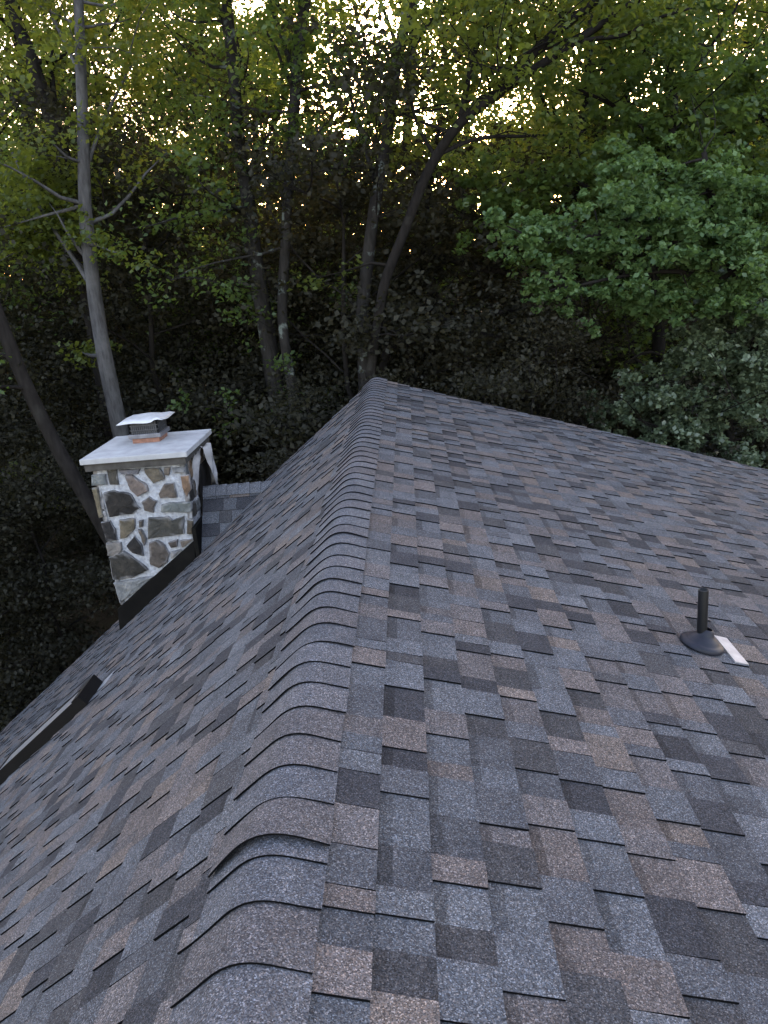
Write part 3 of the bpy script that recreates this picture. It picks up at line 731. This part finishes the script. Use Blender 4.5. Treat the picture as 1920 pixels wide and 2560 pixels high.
hero('peak_tree', 'upright lichened trunk standing just behind the roof peak', B_LICH, LF_GREEN,
     [(916, 980, 15, 36), (910, 870, 15, 34), (908, 760, 15, 32), (930, 560, 15, 28), (962, 380, 15, 26), (985, 200, 15, 25), (1018, 20, 15, 24), (1040, -180, 15, 18)],
     limbs=[[(945, 480, 15, 12), (900, 330, 15.3, 9), (860, 180, 15.6, 7)], [(992, 170, 15, 12), (1060, 80, 15.3, 8), (1120, -30, 15.7, 6)]], leaf_size=.092, seed=13, twigs=30, auto=(5200, .62))
hero('spreading_tree', 'dark tree with long limbs sweeping up to the right above the roof', B_DARK, LF_YELL,
     [(925, 970, 14, 26), (945, 800, 14, 25), (968, 690, 14, 24), (1010, 580, 14, 23), (1076, 417, 14, 23), (1151, 307, 14, 22), (1249, 228, 14, 24), (1342, 127, 14, 20), (1492, 0, 14, 16), (1640, -110, 14, 12)],
     limbs=[[(1230, 240, 14, 20), (1423, 116, 13.9, 17), (1539, 35, 13.8, 15), (1610, -10, 13.7, 13), (1720, -90, 13.6, 9)],
            [(1440, 106, 13.9, 11), (1500, 95, 13.8, 10), (1562, 87, 13.7, 9), (1643, 46, 13.6, 7), (1730, 20, 13.5, 5)],
            [(1100, 385, 14, 11), (1200, 345, 14.2, 9), (1330, 340, 14.5, 7), (1460, 330, 14.8, 5)],
            [(1150, 305, 14, 14), (1190, 120, 14.2, 11), (1240, 40, 14.4, 9), (1300, -20, 14.6, 7)],
            [(1090, 395, 14, 10), (1040, 300, 14.2, 8), (1000, 120, 14.5, 6)]], leaf_size=.092, seed=14, twigs=70, auto=(9000, .62))
hero('dead_limbed_tree', 'dark thin tree with bare crooked limbs stretching right of the peak', B_DARK, LF_DARK,
     [(955, 930, 16, 22), (985, 860, 16, 20), (1040, 840, 16, 15), (1090, 800, 16, 13), (1200, 790, 16, 12), (1330, 765, 16, 9)],
     limbs=[[(1110, 815, 16, 11), (1240, 840, 15.8, 10), (1355, 855, 15.7, 9), (1450, 880, 15.6, 8), (1530, 872, 15.5, 6)], [(1450, 880, 15.6, 6), (1490, 860, 15.5, 4), (1520, 820, 15.4, 3)]], leaf_size=.09, seed=15, twigs=24, auto=(1500, .5))
hero('arching_tree', 'dark tree with one long limb arching over to the right bushes', B_DARK, LF_DARK,
     [(1020, 960, 18, 24), (1040, 760, 18, 22), (1060, 660, 18, 20), (1093, 641, 17.6, 17), (1209, 673, 17, 15), (1336, 684, 16.5, 13), (1527, 687, 16, 10), (1640, 660, 15.6, 6)],
     limbs=[[(1130, 650, 17.5, 9), (1060, 680, 17.2, 7), (1010, 690, 17, 5)], [(1050, 720, 18, 14), (1070, 500, 18, 12), (1100, 300, 18, 9)]], leaf_size=.10, seed=16, twigs=26, auto=(4000, .6))
hero('black_trunk_tree', 'near-black upright trunk amid the right-hand thicket', B_DARK, LF_GREEN,
     [(1446, 960, 17, 24), (1446, 861, 17, 23), (1444, 705, 17, 21), (1440, 560, 17, 19), (1452, 380, 17, 17), (1470, 180, 17, 14), (1480, -40, 17, 10)],
     limbs=[[(1445, 620, 17, 11), (1540, 480, 16.8, 8), (1640, 380, 16.6, 6)], [(1450, 420, 17, 10), (1380, 300, 17, 8), (1330, 180, 17, 6)], [(1462, 260, 17, 10), (1560, 160, 17, 8), (1680, 90, 17, 6)]], leaf_size=.092, seed=17, twigs=44, auto=(9500, .65))
# the fresh green tree that reaches in from the right, nearer than the woods
hero('maple_tree', 'fresh green leafy tree reaching in from the right above the roof', B_DARK, LF_NEAR,
     [(1905, 1010, 14.5, 34), (1890, 870, 14.3, 32), (1850, 730, 13.8, 28), (1810, 610, 13.2, 22), (1775, 480, 12.6, 18), (1760, 380, 12.5, 12)],
     limbs=[[(1805, 720, 12.5, 16), (1700, 680, 12.2, 12), (1560, 690, 12, 9), (1420, 720, 11.8, 6)], [(1795, 640, 12.5, 16), (1660, 600, 12.2, 12), (1500, 590, 12, 9), (1330, 600, 11.8, 6)],
            [(1785, 560, 12.5, 14), (1880, 520, 12.4, 10), (1960, 470, 12.3, 7)], [(1800, 700, 12.5, 14), (1900, 640, 12.3, 10), (2010, 600, 12.2, 7)]],
     crown=[(1330, 580, 11.8, .42, 330), (1285, 620, 11.7, .3, 200), (1390, 600, 11.9, .36, 260), (1400, 700, 11.8, .33, 220), (1350, 735, 11.7, .28, 130), (1440, 720, 11.8, .25, 90), (1500, 560, 12, .5, 420), (1560, 520, 12, .55, 520),
            (1620, 590, 12.1, .6, 620), (1560, 660, 12, .5, 420), (1610, 700, 12, .55, 500), (1545, 740, 11.9, .36, 220), (1700, 520, 12.2, .65, 760), (1760, 440, 12.3, .6, 560), (1680, 640, 12, .65, 760), (1760, 600, 12, .7, 850),
            (1840, 540, 12.2, .7, 850), (1900, 480, 12.3, .6, 560), (1850, 640, 12, .65, 700), (1920, 600, 12, .7, 700), (1720, 720, 12, .5, 350), (1640, 440, 12.4, .5, 380), (1900, 700, 12, .5, 400), (1250, 560, 11.9, .3, 140), (1480, 640, 12, .4, 240), (1640, 760, 12.1, .4, 220), (1460, 790, 12, .3, 120), (1690, 790, 12.2, .35, 150), (1820, 720, 12.2, .5, 380), (1580, 440, 12.6, .5, 360), (1480, 500, 12.4, .4, 220)],
     leaf_size=.078, seed=21, twigs=10, dens=1.5)
# shrubs against the far rake on the right
SHR = [(1900, 780, 13.2, .75, 900), (1840, 850, 13, .75, 950), (1760, 900, 13, .7, 850), (1900, 900, 13, .8, 1000), (1690, 980, 13, .65, 700), (1600, 1000, 13.2, .6, 600), (1800, 970, 13, .6, 600), (1560, 1040, 13.2, .55, 520),
       (1660, 1060, 13, .6, 600), (1900, 1000, 12.7, .5, 420), (1740, 1110, 12.8, .55, 520), (1860, 1150, 12.6, .55, 560), (1940, 1100, 12.8, .5, 300), (1780, 1040, 13.1, .6, 600), (1700, 1040, 13.3, .6, 600), (1880, 840, 13.3, .7, 800), (1800, 900, 13.3, .7, 800), (1620, 1090, 13, .5, 400), (1850, 1060, 13, .6, 600), (1920, 950, 13.3, .7, 700), (1900, 730, 13.0, .6, 600), (1830, 780, 13.2, .6, 600), (1760, 830, 13.3, .5, 400), (1680, 920, 13.3, .5, 380), (1960, 840, 13, .7, 600)]
hero('viburnum_shrub', 'grey-green shrub crowding the roof edge at the far right', B_DARK, LF_SHRUB,
     [(1830, 1240, 13.2, 26), (1828, 1130, 13.2, 24), (1822, 1010, 13.2, 20), (1826, 900, 13.2, 14), (1840, 820, 13.2, 9)],
     limbs=[[(1826, 1060, 13.2, 12), (1740, 1000, 13.1, 9), (1640, 1000, 13.1, 6)], [(1828, 1100, 13.2, 11), (1720, 1090, 13, 8), (1600, 1050, 13.1, 5)], [(1824, 980, 13.2, 12), (1880, 900, 13.1, 8), (1920, 800, 13.1, 5)]],
     crown=SHR, leaf_size=.075, seed=22, twigs=8, dens=1.25)

rgk = np.random.default_rng(404)
BK = [(x+rgk.uniform(-30, 30), y+rgk.uniform(-25, 25), rgk.uniform(14.2, 16.2), .75, 520) for x in range(1240, 2000, 105) for y in range(190, 560, 90) if y > 560-(x-1100)*.75]
hero('broadleaf_tree', 'full green tree crown filling the upper right above the fresh leaves', B_DARK, LF_GREEN,
     [(1640, 960, 15.5, 34), (1650, 800, 15.5, 32), (1640, 640, 15.4, 28), (1660, 480, 15.3, 24), (1680, 330, 15.2, 18), (1690, 200, 15.2, 12)],
     limbs=[[(1645, 600, 15.4, 15), (1520, 500, 15.2, 11), (1380, 420, 15, 7)], [(1665, 460, 15.3, 14), (1780, 360, 15.2, 10), (1900, 290, 15, 7)], [(1675, 380, 15.2, 12), (1560, 280, 15.2, 9), (1440, 220, 15.1, 6)]],
     crown=BK, leaf_size=.10, seed=24, twigs=14)
# a small weathered outbuilding glimpsed through the right-hand leaves
def shed():
    c = at(1850, 1120, 19.0); gx, gy = c.x, c.y; gz = ground_z(gx, gy); top = at(1850, 1078, 19.0).z
    sh = empty('plank_shed', (gx, gy, gz-.1)); tag(sh, 'weathered grey plank shed glimpsed through the leaves at the far right', 'shed')
    H = top-gz; mw = simple('weathered_planks', (.13, .115, .10), .9, nscale=6, namp=.4)
    m0 = bmesh.new(); bm_box(m0, -.068, .068, -.012, .012, 0, H, .003); me = bpy.data.meshes.new('plank'); m0.to_mesh(me); m0.free(); me.materials.append(mw)
    for i in range(16):
        o = link(bpy.data.objects.new('plank', me), sh); o.location = (-1.15+i*.152, -1.0+random.uniform(-.006, .006), 0); o.scale.z = random.uniform(.985, 1.0)
    for i in range(13):
        for sx in (-1.24, 1.26):
            o = link(bpy.data.objects.new('plank', me), sh); o.location = (sx, -.92+i*.152, 0); o.rotation_euler.z = math.pi/2
    bm = bmesh.new(); bm_box(bm, -1.22, 1.24, -.985, 1.0, 0, H-.02); bm_obj('frame', bm, M_FRAME, sh)
    V = [(-1.5, -1.3, H+.01), (1.52, -1.3, H+.01), (1.52, 1.3, H+.75), (-1.5, 1.3, H+.75)]; V += [(x, y, z+.08) for x, y, z in V]
    mesh_obj('roof', V, [(3, 2, 1, 0), (4, 5, 6, 7), (0, 1, 5, 4), (1, 2, 6, 5), (2, 3, 7, 6), (3, 0, 4, 7)], M_DECK, sh)
    bm = bmesh.new(); bm_box(bm, -1.1, -.62, -1.07, -1.03, H-.16, H-.08); bm_obj('white_board', bm, simple('white_paint', (.75, .73, .68), .6), sh)
shed()
SHED_AT = at(1850, 1120, 19.0)

# --- the woods behind: repeated trees, each its own
FAR = 'tall dark tree standing in the woods behind the roof'; FARL = 'tall lichened tree in the woods with yellow-green leaves'
UND = 'bushy dark young tree filling the shade under the woods'
spots = []
rp = random.Random(17)
def far_enough(x, y, lst, d): return all((x-a)**2+(y-b)**2 > d*d for a, b in lst)
tries = 0
while len(spots) < 30 and tries < 4000:
    tries += 1; y = rp.uniform(17, 46); x = rp.uniform(-.62, .62)*y + rp.uniform(-2, 2)
    if far_enough(x, y, spots, 3.3): spots.append((x, y))
for i, (x, y) in enumerate(spots):
    k = rp.choice((0, 0, 1, 1, 2)); place_tree(canopy[k], ('forest_tree', 'forest_tree', 'lichened_forest_tree')[k], x, y, rp.uniform(.85, 1.15), rp.uniform(0, 6.28), FARL if k == 2 else FAR, 'lichened trees in the woods' if k == 2 else 'dark trees in the woods', (rp.uniform(-.05, .05), rp.uniform(-.05, .05)))
us = []; tries = 0
while len(us) < 60 and tries < 4000:
    tries += 1; y = rp.uniform(14.5, 40); x = rp.uniform(-.6, .6)*y + rp.uniform(-1, 1)
    if y < 16.5 and abs(x-at(285, 900, y).x) < 2.0: continue
    if 12 < y < 20.5 and abs(x-SHED_AT.x*y/SHED_AT.y) < 1.9: continue
    if far_enough(x, y, us, 2.4): us.append((x, y))
for x, y in us:
    k = rp.randrange(2); place_tree(under[k], 'understorey_tree', x, y, rp.uniform(.85, 1.35), rp.uniform(0, 6.28), UND, 'young trees under the woods', (rp.uniform(-.08, .08), rp.uniform(-.08, .08)))
# low growth on the shaded left of the house
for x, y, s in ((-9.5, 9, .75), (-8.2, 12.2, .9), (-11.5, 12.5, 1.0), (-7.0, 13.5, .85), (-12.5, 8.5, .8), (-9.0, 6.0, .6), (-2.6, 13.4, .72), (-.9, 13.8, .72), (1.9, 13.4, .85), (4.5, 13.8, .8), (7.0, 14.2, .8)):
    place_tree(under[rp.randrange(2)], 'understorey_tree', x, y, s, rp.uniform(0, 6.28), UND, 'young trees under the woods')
# the depth of the wood, where trees can no longer be told apart
def far_wood():
    rng = np.random.default_rng(77); cen = []
    for i in range(1150):
        y = rng.uniform(46, 66); x = rng.uniform(-.75, .75)*y; h = rng.uniform(0, 1)**1.1*15 + .3
        cen.append(clump(rng, (x, y, ground_z(x, y)+h), rng.uniform(1.0, 2.2), 85))
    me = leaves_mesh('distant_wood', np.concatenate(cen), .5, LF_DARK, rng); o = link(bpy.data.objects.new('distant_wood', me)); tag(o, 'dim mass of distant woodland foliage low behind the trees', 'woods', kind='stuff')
far_wood()
